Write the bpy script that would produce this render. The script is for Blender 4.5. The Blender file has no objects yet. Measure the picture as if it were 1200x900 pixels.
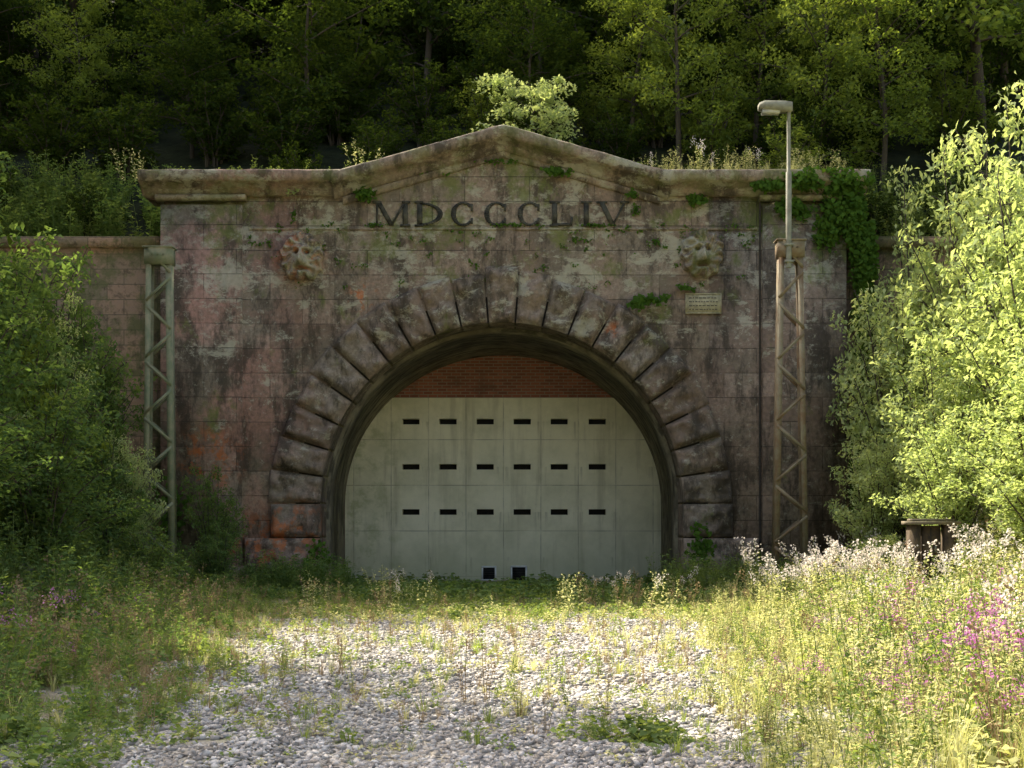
import bpy, bmesh, math, random
import numpy as np
from mathutils import Vector, noise
rng=np.random.default_rng(7); random.seed(7)
sc=bpy.context.scene
COL=sc.collection
R=math.radians

# ---------------------------------------------------------------- nodes
class NT:
    def __init__(s,name):
        s.m=bpy.data.materials.new(name); s.m.use_nodes=True
        s.t=s.m.node_tree; s.t.nodes.clear()
        s.out=s.t.nodes.new('ShaderNodeOutputMaterial')
    def new(s,t,**k):
        n=s.t.nodes.new(t)
        for a,b in k.items(): setattr(n,a,b)
        return n
    def put(s,sock,v):
        if isinstance(v,bpy.types.NodeSocket): s.t.links.new(v,sock)
        elif isinstance(v,(tuple,list)):
            v=tuple(v)
            if len(sock.default_value)==4 and len(v)==3: v=v+(1,)
            sock.default_value=v
        else: sock.default_value=v
    def pos(s):
        return s.new('ShaderNodeTexCoord').outputs['Object']
    def mapping(s,v,scale=(1,1,1),loc=(0,0,0)):
        n=s.new('ShaderNodeMapping'); s.put(n.inputs[0],v)
        n.inputs['Scale'].default_value=scale; n.inputs['Location'].default_value=loc
        return n.outputs[0]
    def noise(s,v,scale,detail=5,rough=.6,dist=0):
        n=s.new('ShaderNodeTexNoise'); s.put(n.inputs['Vector'],v)
        n.inputs['Scale'].default_value=scale; n.inputs['Detail'].default_value=min(detail,7)
        n.inputs['Roughness'].default_value=rough; n.inputs['Distortion'].default_value=dist
        return n.outputs['Fac']
    def rng(s,f,a,b,c=0.,d=1.):
        n=s.new('ShaderNodeMapRange'); n.interpolation_type='SMOOTHSTEP'
        s.put(n.inputs['Value'],f)
        for k,v in zip(('From Min','From Max','To Min','To Max'),(a,b,c,d)): s.put(n.inputs[k],v)
        return n.outputs[0]
    def math(s,op,a,b=0.):
        n=s.new('ShaderNodeMath',operation=op); s.put(n.inputs[0],a); s.put(n.inputs[1],b)
        return n.outputs[0]
    def mix(s,f,a,b,mode='MIX'):
        n=s.new('ShaderNodeMix',data_type='RGBA',blend_type=mode)
        s.put(n.inputs[0],f); s.put(n.inputs[6],a); s.put(n.inputs[7],b)
        return n.outputs[2]
    def sep(s,v):
        n=s.new('ShaderNodeSeparateXYZ'); s.put(n.inputs[0],v); return n.outputs
    def comb(s,x,y,z):
        n=s.new('ShaderNodeCombineXYZ')
        for i,v in enumerate((x,y,z)): s.put(n.inputs[i],v)
        return n.outputs[0]
    def spot(s,v,c,r):
        n=s.new('ShaderNodeVectorMath',operation='DISTANCE'); s.put(n.inputs[0],v); n.inputs[1].default_value=c
        return s.rng(n.outputs['Value'],r,r*.25,0,1)
    def bump(s,h,strength=.5,dist=.05,nrm=None):
        n=s.new('ShaderNodeBump'); s.put(n.inputs['Height'],h)
        n.inputs['Strength'].default_value=strength; n.inputs['Distance'].default_value=dist
        if nrm is not None: s.put(n.inputs['Normal'],nrm)
        return n.outputs[0]
    def surf(s,col,rough=.9,nrm=None,metal=0,spec=.25):
        b=s.new('ShaderNodeBsdfPrincipled'); s.put(b.inputs['Base Color'],col); s.put(b.inputs['Roughness'],rough)
        b.inputs['Metallic'].default_value=metal; b.inputs['Specular IOR Level'].default_value=spec
        if nrm is not None: s.put(b.inputs['Normal'],nrm)
        s.t.links.new(b.outputs[0],s.out.inputs[0]); return s.m

def leaf_mat(name,ca,cb,trans=.45,tcol=None):
    k=NT(name)
    at=k.new('ShaderNodeAttribute',attribute_name='tint').outputs['Fac']
    oi=k.new('ShaderNodeObjectInfo').outputs['Random']
    f=k.math('ADD',k.math('MULTIPLY',at,.8),k.math('MULTIPLY',oi,.25))
    c=k.mix(f,ca,cb)
    d=k.new('ShaderNodeBsdfDiffuse'); k.put(d.inputs[0],c)
    t=k.new('ShaderNodeBsdfTranslucent')
    k.put(t.inputs[0],k.mix(1.,c,tcol or (1.6,1.5,.6),'MULTIPLY'))
    m=k.new('ShaderNodeMixShader'); m.inputs[0].default_value=trans
    k.t.links.new(d.outputs[0],m.inputs[1]); k.t.links.new(t.outputs[0],m.inputs[2])
    k.t.links.new(m.outputs[0],k.out.inputs[0])
    return k.m

M={}
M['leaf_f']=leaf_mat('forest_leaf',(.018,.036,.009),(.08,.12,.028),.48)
M['leaf_fb']=leaf_mat('forest_leaf_sunlit',(.09,.14,.03),(.27,.34,.09),.55)  # paler copy of the forest leaf, sunlight painted into the colour
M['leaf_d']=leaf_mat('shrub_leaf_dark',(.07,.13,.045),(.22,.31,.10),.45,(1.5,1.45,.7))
M['leaf_b']=leaf_mat('shrub_leaf_sunlit',(.30,.39,.15),(.56,.62,.33),.52,(1.4,1.35,.8))  # paler shrub leaf, its colour raised to paint in strong sun
M['leaf_y']=leaf_mat('meadow_leaf',(.34,.36,.14),(.66,.64,.40),.5,(1.35,1.3,.85))
M['leaf_g']=leaf_mat('herb_leaf',(.11,.17,.055),(.28,.35,.13),.45)
M['ivy']=leaf_mat('ivy_leaf',(.035,.08,.014),(.14,.25,.04),.4)
M['pink']=leaf_mat('pink_petal',(.45,.12,.36),(.7,.35,.6),.4,(1,1,1))
M['fluff']=leaf_mat('seed_fluff',(.66,.58,.50),(.88,.82,.74),.5,(1,1,1))
M['dry']=leaf_mat('dry_stalk',(.22,.14,.07),(.46,.36,.20),.3,(1,1,1))

def bark():
    k=NT('bark'); p=k.pos(); n=k.noise(k.mapping(p,(6,6,1.2)),3,5)
    return k.surf(k.mix(n,(.035,.028,.02),(.13,.11,.08)),.95,k.bump(n,.6,.03))
M['bark']=bark()

def stone(name,kind='wall'):
    k=NT(name); p=k.pos(); x,y,z=k.sep(p)
    if kind=='wall':
        bv=k.comb(k.math('ADD',x,.35),k.math('ADD',z,.12),0.)
        b=k.new('ShaderNodeTexBrick'); k.put(b.inputs['Vector'],bv)
        b.offset=.5; b.squash=1.
        for a,v in (('Scale',1.),('Mortar Size',.010),('Mortar Smooth',.4),('Bias',0.),('Brick Width',1.52),('Row Height',.575)): b.inputs[a].default_value=v
        k.put(b.inputs['Color1'],(1,1,1)); k.put(b.inputs['Color2'],(0,0,0)); k.put(b.inputs['Mortar'],(.5,.5,.5))
        blk=k.sep(b.outputs['Color'])[0]; mort=k.math('MULTIPLY',b.outputs['Fac'],k.rng(k.noise(p,2.2,3),.35,.6,.2,1.))
    else:
        blk=k.new('ShaderNodeAttribute',attribute_name='tint').outputs['Fac']; mort=None
    base=k.mix(blk,(.20,.16,.115),(.34,.275,.205))
    if kind=='cornice': base=k.mix(k.noise(p,2,4),(.25,.20,.145),(.38,.31,.22))
    redm=k.rng(k.noise(p,.6,5,.65),.40,.56)
    leftm=k.math('MAXIMUM',k.rng(x,-3.5,-6.6,.30,1.),k.rng(x,5.5,6.5,0.,.25))
    if kind!='wall': leftm=k.math('MULTIPLY',leftm,.8)
    base=k.mix(k.math('MULTIPLY',redm,leftm),base,k.mix(blk,(.36,.195,.145),(.52,.33,.255)))
    fine=k.noise(p,9,7,.7)
    base=k.mix(k.rng(fine,.35,.70,.0,.6),base,(.115,.092,.066))
    st=k.noise(k.mapping(p,(1.5,1.5,.55)),1.1,7,.74)
    base=k.mix(k.rng(st,.45,.60,0,.80),base,(.055,.045,.032))
    # pale lime / lichen crust
    ln=k.noise(k.mapping(p,(1,1,1.7),(3,1,7)),1.0,7,.78,.3)
    zl=k.rng(z,2.5,8.5,.0,.10)
    base=k.mix(k.rng(k.math('ADD',ln,zl),.60,.68,0,.70),base,k.mix(fine,(.56,.54,.41),(.34,.315,.22)))
    ln2=k.noise(p,5.5,7,.75,.2)
    base=k.mix(k.rng(ln2,.55,.68,0,.55),base,(.50,.47,.36))
    # moss
    mo=k.noise(k.mapping(p,(1,1,.8),(11,2,1)),.9,7,.75)
    zm=k.rng(z,5.2,9.8,-.02,.10)
    base=k.mix(k.rng(k.math('ADD',mo,zm),.56,.68,0,.45 if kind=='cornice' else .75),base,k.mix(fine,(.22,.24,.06),(.08,.105,.03)))
    # orange algae spots
    on=k.rng(k.noise(p,3.2,6,.7),.48,.60)
    sp=None
    for c,r in (((-3.5,0,6.85),.5),((-7.1,0,3.0),1.1),((-5.0,0,7.8),.8),((-5.2,0,1.3),1.1),((-6.1,0,.9),1.4),((2.4,0,6.0),.35)):
        s_=k.spot(p,c,r); sp=s_ if sp is None else k.math('MAXIMUM',sp,s_)
    base=k.mix(k.math('MULTIPLY',k.math('MULTIPLY',on,sp),.8),base,(.50,.15,.045))
    if mort is not None: base=k.mix(k.math('MULTIPLY',mort,.7),base,(.04,.034,.026))
    h=k.math('ADD',k.math('MULTIPLY',fine,.5),k.math('MULTIPLY',k.noise(p,2.5,5),.5))
    nr=k.bump(h,.9,.07)
    if mort is not None: nr=k.bump(k.math('SUBTRACT',1.,mort),.8,.03,nr)
    return k.surf(base,.93,nr)
M['stone']=stone('sandstone_ashlar','wall')
M['rock']=stone('rusticated_sandstone','block')
M['corn']=stone('cornice_sandstone','cornice')
def wingfix():
    k=NT('wing_wall_stone'); p=k.pos(); x,y,z=k.sep(p)
    b=k.new('ShaderNodeTexBrick'); k.put(b.inputs['Vector'],k.comb(x,z,0.))
    for a,v in (('Scale',1.),('Mortar Size',.010),('Brick Width',.8),('Row Height',.36)): b.inputs[a].default_value=v
    k.put(b.inputs['Color1'],(.42,.27,.18)); k.put(b.inputs['Color2'],(.28,.21,.14)); k.put(b.inputs['Mortar'],(.15,.12,.08))
    n=k.noise(p,1.2,7,.75); n2=k.noise(p,5,7,.75)
    c=k.mix(k.rng(n,.44,.58,0,.8),b.outputs['Color'],(.13,.14,.055))
    c=k.mix(k.rng(n2,.5,.65,0,.7),c,(.09,.07,.045))
    return k.surf(c,.93,k.bump(k.noise(p,8,6),.8,.06))
M['wing']=wingfix()

def concrete():
    k=NT('bulkhead_concrete'); p=k.pos(); x,y,z=k.sep(p)
    n=k.noise(p,.9,7,.65); n2=k.noise(p,14,6,.7)
    c=k.mix(k.rng(n,.35,.7),(.80,.75,.55),(.62,.59,.41))
    st=k.noise(k.mapping(p,(3,3,.25)),1.3,6,.6)
    c=k.mix(k.rng(st,.50,.72,0,.5),c,(.42,.38,.25))
    c=k.mix(k.rng(z,1.5,0.,0,.5),c,(.36,.37,.20))
    c=k.mix(k.math('MULTIPLY',k.rng(k.noise(p,2.2,6,.7),.45,.65),k.rng(x,-2.2,-4.2,0,.6)),c,(.30,.33,.14))
    c=k.mix(k.rng(n2,.55,.75,0,.25),c,(.38,.35,.26))
    # dark weeping under the slots
    fz=k.math('FRACT',k.math('DIVIDE',k.math('SUBTRACT',z,.62),1.208))
    fx=k.math('ABSOLUTE',k.math('SUBTRACT',k.math('FRACT',k.math('DIVIDE',k.math('ADD',x,.73),1.0)),.5))
    weep=k.math('MULTIPLY',k.rng(fx,.25,.12),k.rng(k.noise(k.mapping(p,(7,7,.5)),1.5,5,.6),.48,.7))
    c=k.mix(k.math('MULTIPLY',weep,k.rng(fz,.4,1.,0.,.45)),c,(.25,.22,.15))
    def joint(v,off,per,w):
        f=k.math('ABSOLUTE',k.math('SUBTRACT',k.math('FRACT',k.math('DIVIDE',k.math('SUBTRACT',v,off),per)),.5))
        return k.rng(f,.5-w/per,.5-w*.3/per,0,1)
    jx=joint(x,-.23,1.0,.018); jz=joint(z,.10,1.22,.018)
    j=k.math('MAXIMUM',jx,jz)
    c=k.mix(k.math('MULTIPLY',j,k.rng(k.noise(p,1.7,4),.4,.65,.2,.65)),c,(.24,.22,.16))
    return k.surf(c,.85,k.bump(k.math('SUBTRACT',k.math('MULTIPLY',n2,.2),j),.3,.015))
M['concrete']=concrete()
def brick():
    k=NT('red_brick'); p=k.pos(); x,y,z=k.sep(p)
    b=k.new('ShaderNodeTexBrick'); k.put(b.inputs['Vector'],k.comb(x,z,0.))
    for a,v in (('Scale',1.),('Mortar Size',.011),('Brick Width',.25),('Row Height',.083)): b.inputs[a].default_value=v
    k.put(b.inputs['Color1'],(.34,.125,.08)); k.put(b.inputs['Color2'],(.21,.08,.055)); k.put(b.inputs['Mortar'],(.29,.23,.18))
    return k.surf(k.mix(k.rng(k.noise(p,2,6),.5,.7,0,.5),b.outputs['Color'],(.12,.07,.05)),.9,k.bump(b.outputs['Fac'],-.4,.01))
M['brick']=brick()
def lining():
    k=NT('tunnel_lining'); p=k.pos(); n=k.noise(p,1.2,7,.7); n2=k.noise(k.mapping(p,(1,4,1)),1.5,6)
    c=k.mix(k.rng(n,.35,.65),(.13,.11,.075),(.28,.245,.165))
    c=k.mix(k.rng(n2,.48,.62,0,.85),c,(.045,.04,.027))
    return k.surf(c,.9,k.bump(n,.6,.06))
M['lining']=lining()
def simple(name,a,b,scale=6,rough=.7,metal=0,bs=.3):
    k=NT(name); p=k.pos(); n=k.noise(p,scale,6,.65)
    return k.surf(k.mix(k.rng(n,.35,.68),a,b),rough,k.bump(n,bs,.01),metal)
M['black']=simple('recess_shade',(.006,.006,.005),(.012,.011,.01))  # near-black colour paints the darkness inside slots and behind vent grilles
M['mortar']=simple('dark_mortar',(.03,.028,.022),(.06,.05,.04),9)
M['letters']=simple('letter_bronze',(.028,.027,.022),(.10,.095,.07),5)
M['mast_g']=simple('mast_paint_grey_green',(.17,.20,.12),(.27,.26,.17),5)
M['mast_b']=simple('mast_rusty_paint',(.24,.205,.13),(.19,.12,.065),4)
M['lampm']=simple('lamp_metal',(.26,.26,.19),(.18,.17,.12),5)
M['lens']=simple('lamp_lens',(.5,.5,.44),(.42,.42,.36),8,.3)
M['white']=simple('vent_frame_paint',(.8,.8,.76),(.65,.64,.58),10)
M['plaque']=simple('plaque_bronze',(.50,.44,.28),(.32,.29,.18),14)
M['plaque2']=simple('plaque_lettering',(.12,.11,.08),(.18,.16,.11),14)
M['cab']=simple('rusty_post',(.12,.085,.05),(.055,.04,.028),5,.9)
M['wcap']=simple('cabinet_cap',(.22,.18,.12),(.12,.10,.07),5,.9)

def groundm():
    k=NT('ground_soil'); p=k.pos(); x,y,z=k.sep(p)
    n=k.noise(p,.7,7,.65); f=k.noise(p,14,6,.7)
    vo=k.new('ShaderNodeTexVoronoi'); k.put(vo.inputs['Vector'],p); vo.inputs['Scale'].default_value=26
    g=k.mix(k.sep(vo.outputs['Color'])[0],(.28,.25,.21),(.52,.48,.42))
    soil=k.mix(f,(.20,.165,.105),(.38,.33,.22)); green=k.mix(f,(.11,.145,.045),(.24,.25,.09))
    s=k.mix(k.rng(n,.42,.6),soil,green)
    e=k.math('ADD',k.math('ABSOLUTE',k.math('ADD',x,.3)),k.math('MULTIPLY',k.math('SUBTRACT',n,.5),3.2))
    gm=k.math('MULTIPLY',k.rng(e,4.0,2.6),k.rng(y,-6.5,-9.))
    gm=k.math('MULTIPLY',gm,k.rng(k.noise(p,1.7,6),.62,.42,.1,1))
    c=k.mix(gm,s,g)
    return k.surf(c,.95,k.bump(k.math('ADD',vo.outputs['Distance'],f),.6,.04))
M['ground']=groundm()
def hillm():
    k=NT('hill_soil'); p=k.pos(); n=k.noise(p,1.2,7,.7)
    return k.surf(k.mix(k.rng(n,.35,.65),(.012,.018,.006),(.035,.042,.015)),.95,k.bump(n,.8,.2))
M['hill']=hillm()
def gravelm():
    k=NT('gravel_stone'); at=k.new('ShaderNodeAttribute',attribute_name='tint').outputs['Fac']
    p=k.pos()
    c=k.mix(at,(.22,.20,.175),(.68,.635,.57))
    c=k.mix(k.rng(k.noise(p,1.5,5),.5,.7,0,.5),c,(.34,.285,.21))
    return k.surf(c,.9)
M['gravel']=gravelm()

# ---------------------------------------------------------------- mesh accumulator (quads)
class Acc:
    def __init__(s): s.v=[];s.f=[];s.m=[];s.t=[];s.n=0;s.mats=[]
    def mi(s,mat):
        if mat not in s.mats: s.mats.append(mat)
        return s.mats.index(mat)
    def add(s,v,f,mat,tint):
        v=np.asarray(v,dtype=np.float32).reshape(-1,3); f=np.asarray(f,dtype=np.int64).reshape(-1,4)
        s.v.append(v); s.f.append(f+s.n); s.n+=len(v)
        mm=mat if isinstance(mat,np.ndarray) else np.full(len(f),s.mi(mat))
        s.m.append(mm.astype(np.int32))
        s.t.append(np.broadcast_to(np.asarray(tint,dtype=np.float32),(len(f),)).copy())
    def arrays(s): return np.concatenate(s.v),np.concatenate(s.f),np.concatenate(s.m),np.concatenate(s.t)
    def mesh(s,name,smooth=False):
        v,f,m,t=s.arrays(); me=bpy.data.meshes.new(name)
        me.vertices.add(len(v)); me.vertices.foreach_set('co',v.ravel())
        me.loops.add(len(f)*4); me.loops.foreach_set('vertex_index',f.astype(np.int32).ravel())
        me.polygons.add(len(f)); me.polygons.foreach_set('loop_start',np.arange(0,len(f)*4,4,dtype=np.int32))
        me.polygons.foreach_set('loop_total',np.full(len(f),4,dtype=np.int32))
        me.polygons.foreach_set('material_index',m)
        for mt in s.mats: me.materials.append(M[mt])
        a=me.attributes.new('tint','FLOAT','FACE'); a.data.foreach_set('value',t)
        me.update(calc_edges=True); me.validate()
        if smooth: me.polygons.foreach_set('use_smooth',np.ones(len(me.polygons),dtype=bool))
        return me
def obj(name,me,parent=None,loc=(0,0,0)):
    o=bpy.data.objects.new(name,me); COL.objects.link(o); o.location=loc
    if parent: o.parent=parent
    return o
def empty(name):
    o=bpy.data.objects.new(name,None); COL.objects.link(o); return o
BOXF=np.array([[0,3,2,1],[4,5,6,7],[0,1,5,4],[1,2,6,5],[2,3,7,6],[3,0,4,7]])
def box(a,x0,x1,y0,y1,z0,z1,mat,tint=.5):
    a.add([[x0,y0,z0],[x1,y0,z0],[x1,y1,z0],[x0,y1,z0],[x0,y0,z1],[x1,y0,z1],[x1,y1,z1],[x0,y1,z1]],BOXF,mat,tint)
def bar(a,p,q,w,d,mat,up=(0,1,0)):
    p=np.array(p,float);q=np.array(q,float);t=q-p;t/=np.linalg.norm(t)
    u=np.array(up,float); s_=np.cross(t,u); s_/=np.linalg.norm(s_); u=np.cross(s_,t)
    v=[]
    for e in (p,q):
        for i,j in((-1,-1),(1,-1),(1,1),(-1,1)): v.append(e+s_*w/2*i+u*d/2*j)
    a.add(v,BOXF,mat,.5)
def tube(a,pts,rad,mat,sides=6,tint=.5):
    pts=np.array(pts,float); n=len(pts); V=[]
    for i in range(n):
        t=pts[min(i+1,n-1)]-pts[max(i-1,0)]; t/=np.linalg.norm(t)+1e-9
        r=np.array([1,0,0]) if abs(t[0])<.8 else np.array([0,1,0])
        s_=np.cross(t,r); s_/=np.linalg.norm(s_); u=np.cross(t,s_)
        for k in range(sides):
            an=2*math.pi*k/sides; V.append(pts[i]+rad[i]*(math.cos(an)*s_+math.sin(an)*u))
    F=[[i*sides+k,i*sides+(k+1)%sides,(i+1)*sides+(k+1)%sides,(i+1)*sides+k] for i in range(n-1) for k in range(sides)]
    a.add(V,F,mat,tint)
def nrmz(v): return v/(np.linalg.norm(v,axis=-1,keepdims=True)+1e-9)
def leaves(a,c,n,L,mat,tint,asp=.55,u=None,fold=.12):
    N=len(c); n=nrmz(n)
    if u is None: u=rng.normal(size=(N,3))
    u=nrmz(u-n*np.sum(u*n,1,keepdims=True)); w=np.cross(n,u); L=np.broadcast_to(np.asarray(L),(N,))[:,None]
    p=np.stack([c-u*L*.5,c+w*L*asp*.5+n*L*fold-u*L*.05,c+u*L*.5,c-w*L*asp*.5+n*L*fold-u*L*.05],1)
    a.add(p.reshape(-1,3),np.arange(N*4).reshape(-1,4),mat,tint)
def cluster(a,c,r,count,L,mat,tb=.3,up=1.1,asp=.55):
    d=nrmz(rng.normal(size=(count,3)))*(rng.random((count,1))**.45)
    pos=np.array(c)+d*np.array(r)
    pos[:,2]-=.25*(d[:,0]**2+d[:,1]**2)*r[0]
    n=rng.normal(size=(count,3)); n[:,2]=np.abs(n[:,2])+up
    leaves(a,pos,n,L*(.6+.7*rng.random(count)),mat,np.clip(tb+.5*rng.random(count)+d[:,2]*.15,0,1),asp)

# ---------------------------------------------------------------- terrain
def nz(x,y,s,o=0): return noise.noise(Vector((x*s,y*s,o)))
def side(x,y):
    a=abs(x)-(6.6 if x<0 else 6.9)
    a+=.6*nz(x,y,.3)
    if a<=0: return 0.
    return .55*a if a<14 else 7.7+.25*(a-14)
def gz(x,y): return side(x,y)+.05*nz(x,y,.8,3)
def hz(x,y):
    h=9.35+.58*max(0,y-1.5)+.35*nz(x,y,.25,5)*min(1,max(0,y-1))+max(0,abs(x)-14)*.12
    if abs(x)>7.7: h-=1.25*max(0,min(1,(3.2-y)/2.2))
    return h
def H(x,y): return hz(x,y) if y>.9 else gz(x,y)
def grid(name,xs,ys,fn,mat):
    V=[(x,y,fn(x,y)) for y in ys for x in xs]; nx=len(xs)
    F=[[j*nx+i,j*nx+i+1,(j+1)*nx+i+1,(j+1)*nx+i] for j in range(len(ys)-1) for i in range(nx-1)]
    a=Acc(); a.add(V,F,mat,.5); return obj(name,a.mesh(name,True))
xs=[-300,-150,-80,-50,-35,-25]+list(np.arange(-20,20.1,.5))+[25,35,50,80,150,300]
ys=[-400,-200,-100,-60,-40]+list(np.arange(-32,.6,.5))+[.8,3,6]
grid('ground',xs,ys,gz,'ground')
xs2=[-300,-150,-80,-50,-35,-25]+list(np.arange(-20,-8,1))+[-8.1,-7.6]+list(np.arange(-7,7.6,1))+[7.5,7.75]+list(np.arange(8,20,1))+[25,35,50,80,150,300]
ys2=[.75,1.5,2.5,4]+list(np.arange(6,40,2))+[45,55,70,100,160]
grid('hillside',xs2,ys2,hz,'hill')

# ---------------------------------------------------------------- portal
CX=-.24; SP=2.0; RI=4.24; RO=5.4
portal=empty('tunnel_portal')
XL,XR=-8.2,7.8; ZT=9.32
GA,GB,GC=-3.8,-.2,3.3
ZA=10.36
def ztop(x):
    if x<=GA or x>=GC: return ZT
    return ZT+(ZA-ZT)*((x-GA)/(GB-GA) if x<GB else (GC-x)/(GC-GB))
a=Acc()
RW=4.85
cols=sorted(set([round(v,4) for v in np.linspace(CX-RW,CX+RW,61)]+[GA,GB,GC,]))
def zar(x):
    d=abs(x-CX); return SP+math.sqrt(max(0,RW*RW-d*d)) 
for x0,x1 in zip(cols[:-1],cols[1:]):
    a.add([[x0,0,zar(x0)],[x1,0,zar(x1)],[x1,0,ztop(x1)],[x0,0,ztop(x0)]],[[0,1,2,3]],'stone',.5)
    a.add([[x0,.8,ztop(x0)],[x1,.8,ztop(x1)],[x1,0,ztop(x1)],[x0,0,ztop(x0)]],[[3,2,1,0]],'stone',.5)
    a.add([[x0,.8,zar(x0)],[x1,.8,zar(x1)],[x1,.8,ztop(x1)],[x0,.8,ztop(x0)]],[[3,2,1,0]],'stone',.5)
box(a,XL+.05,CX-RW,0,.8,-.3,ZT,'stone'); box(a,CX+RW,XR-.05,0,.8,-.3,ZT,'stone')
obj('wall',a.mesh('wall'),portal)
a=Acc()
box(a,XL,-6.3,-.14,.85,-.3,ZT-.35,'stone'); box(a,5.86,XR,-.14,.85,-.3,ZT-.35,'stone')
box(a,XL-.06,-6.24,-.2,.9,-.3,.55,'stone'); box(a,5.8,XR+.06,-.2,.9,-.3,.55,'stone')
obj('pilasters',a.mesh('pilasters'),portal)
a=Acc(); n=48
for i in range(n):
    t0,t1=math.pi*i/n,math.pi*(i+1)/n
    q=[(CX+r*math.cos(t),.10,SP+r*math.sin(t)) for r,t in ((4.27,t1),(4.27,t0),(5.5,t0),(5.5,t1))]
    a.add(q,[[0,1,2,3]],'mortar',.5)
for s in (-1,1):
    x0,x1=sorted((CX+s*4.27,CX+s*5.5)); a.add([[x0,.1,-.3],[x1,.1,-.3],[x1,.1,2.],[x0,.1,2.]],[[0,1,2,3]],'mortar',.5)
obj('mortar_light_block',a.mesh('mortar_light_block'),portal)  # mortar-coloured backing added to block sky light leaking between the voussoirs
def sweep(a,path,prof,mat,sub=.25,amp=1.):
    P=[]
    for (x0,z0),(x1,z1) in zip(path[:-1],path[1:]):
        n=max(1,int(abs(x1-x0)/sub))
        for i in range(n): P.append((x0+(x1-x0)*i/n,z0+(z1-z0)*i/n))
    P.append(path[-1]); m=len(prof); V=[]
    for x,z in P:
        for k,(py,pz) in enumerate(prof):
            j=.022*amp*noise.noise(Vector((x*2.3,k*.7,z))) ; j2=.022*amp*noise.noise(Vector((x*3.1,k*1.7,9)))
            V.append((x,py+j,z+pz+j2))
    F=[[i*m+k,(i+1)*m+k,(i+1)*m+(k+1)%m,i*m+(k+1)%m] for i in range(len(P)-1) for k in range(m)]
    a.add(V,F,mat,.5)
    for s in (0,(len(P)-1)*m):
        for k in range(0,m-2,2):
            if k+3<=m-1: a.add([V[s],V[s+k+1],V[s+k+2],V[s+k+3]],[[0,1,2,3]],mat,.5)
            else: a.add([V[s],V[s+k+1],V[s+k+2],(np.array(V[s])+np.array(V[s+k+2]))/2],[[0,1,2,3]],mat,.5)
a=Acc()
prof=[(-.16,-.10),(-.20,.0),(-.30,.05),(-.42,.12),(-.54,.15),(-.56,.36),(-.52,.40),(.9,.44),(.9,-.10)]
ZC=ZT-.03
sweep(a,[(-8.62,ZC),(-3.9,ZC)],prof,'corn'); sweep(a,[(3.4,ZC),(8.25,ZC)],prof,'corn')
prr=[(y-.012 if y<0 else y,z) for y,z in prof]
sweep(a,[(-4.15,ZC-.06),(GB,ZA-.03),(3.65,ZC-.06)],prr,'corn')
prof2=[(-.05,-.38),(-.12,-.36),(-.15,-.28),(-.10,-.24),(.1,-.24),(.1,-.38)]
prof3=[(-.02,-.24),(-.08,-.22),(-.10,-.14),(-.13,-.08),(.1,-.08),(.1,-.24)]
sweep(a,[(-3.95,ZC-.06),(GB,ZA-.03),(3.45,ZC-.06)],prof3,'corn')
sweep(a,[(-8.3,ZC+.14),(-6.2,ZC+.14)],[(y-.14,z) for y,z in prof2],'corn')
sweep(a,[(5.75,ZC+.14),(7.9,ZC+.14)],[(y-.14,z) for y,z in prof2],'corn')
sweep(a,[(-6.15,8.40),(5.75,8.40)],[(-.01,0),(-.03,.02),(-.03,.05),(-.01,.06),(.05,.06),(.05,0)],'corn')
obj('cornice',a.mesh('cornice'),portal)
def block(a,fn,nu,nv,y0,yb,bulge,tint,seed):
    V=np.zeros((nv+1,nu+1,3))
    w=np.linalg.norm(np.array(fn(1,.5))-np.array(fn(0,.5))); h=np.linalg.norm(np.array(fn(.5,1))-np.array(fn(.5,0)))
    for j in range(nv+1):
        for i in range(nu+1):
            u,v=i/nu,j/nv; x,z=fn(u,v)
            e=min(u*w,(1-u)*w,v*h,(1-v)*h); f=min(1,e/.10); f=f*f*(3-2*f)
            nn=noise.fractal(Vector((x*2.4+seed*3.1,z*2.4,seed)),1.,2.,4)
            V[j,i]=(x,y0-f*(bulge+.16*nn)-.012*noise.noise(Vector((x*9,z*9,1))),z)
    n=nu+1; F=[[j*n+i,j*n+i+1,(j+1)*n+i+1,(j+1)*n+i] for j in range(nv) for i in range(nu)]
    a.add(V.reshape(-1,3),F,'rock',tint)
    ring=[V[0,i] for i in range(nu+1)]+[V[j,nu] for j in range(1,nv+1)]+[V[nv,i] for i in range(nu-1,-1,-1)]+[V[j,0] for j in range(nv-1,0,-1)]
    m=len(ring); back=[np.array([p[0],yb,p[2]]) for p in ring]
    a.add(ring+back,[[k,m+k,m+(k+1)%m,(k+1)%m] for k in range(m)],'rock',tint)
a=Acc(); NV=21
for i in range(NV):
    t0=math.pi*i/NV; t1=math.pi*(i+1)/NV; g=.022
    ro=RO+random.uniform(-.05,.07)+(.12 if i==NV//2 else 0)
    def fn(u,v,t0=t0,t1=t1,ro=ro):
        r=RI+(ro-RI)*v; gg=g/r; t=(t1-gg)+((t0+gg)-(t1-gg))*u
        return (CX+r*math.cos(t),SP+r*math.sin(t))
    block(a,fn,12,18,-.06,.9,.13+random.uniform(-.05,.08),random.random()*.9,i+1)
for sgn in (-1,1):
    zs=[-.2,.35,1.2,2.0]
    for k in range(3):
        wd=(1.75,1.75,1.16)[k]
        xa,xb=sorted((CX+sgn*RI,CX+sgn*(RI+wd)))
        def fn(u,v,xa=xa,xb=xb,z0=zs[k]+.012,z1=zs[k+1]-.012): return (xa+(xb-xa)*u,z0+(z1-z0)*v)
        block(a,fn,20,11,-.17 if k<2 else -.08,.9,.14,random.random(),40+k+sgn*5)
obj('voussoirs',a.mesh('voussoirs',False),portal)
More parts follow.
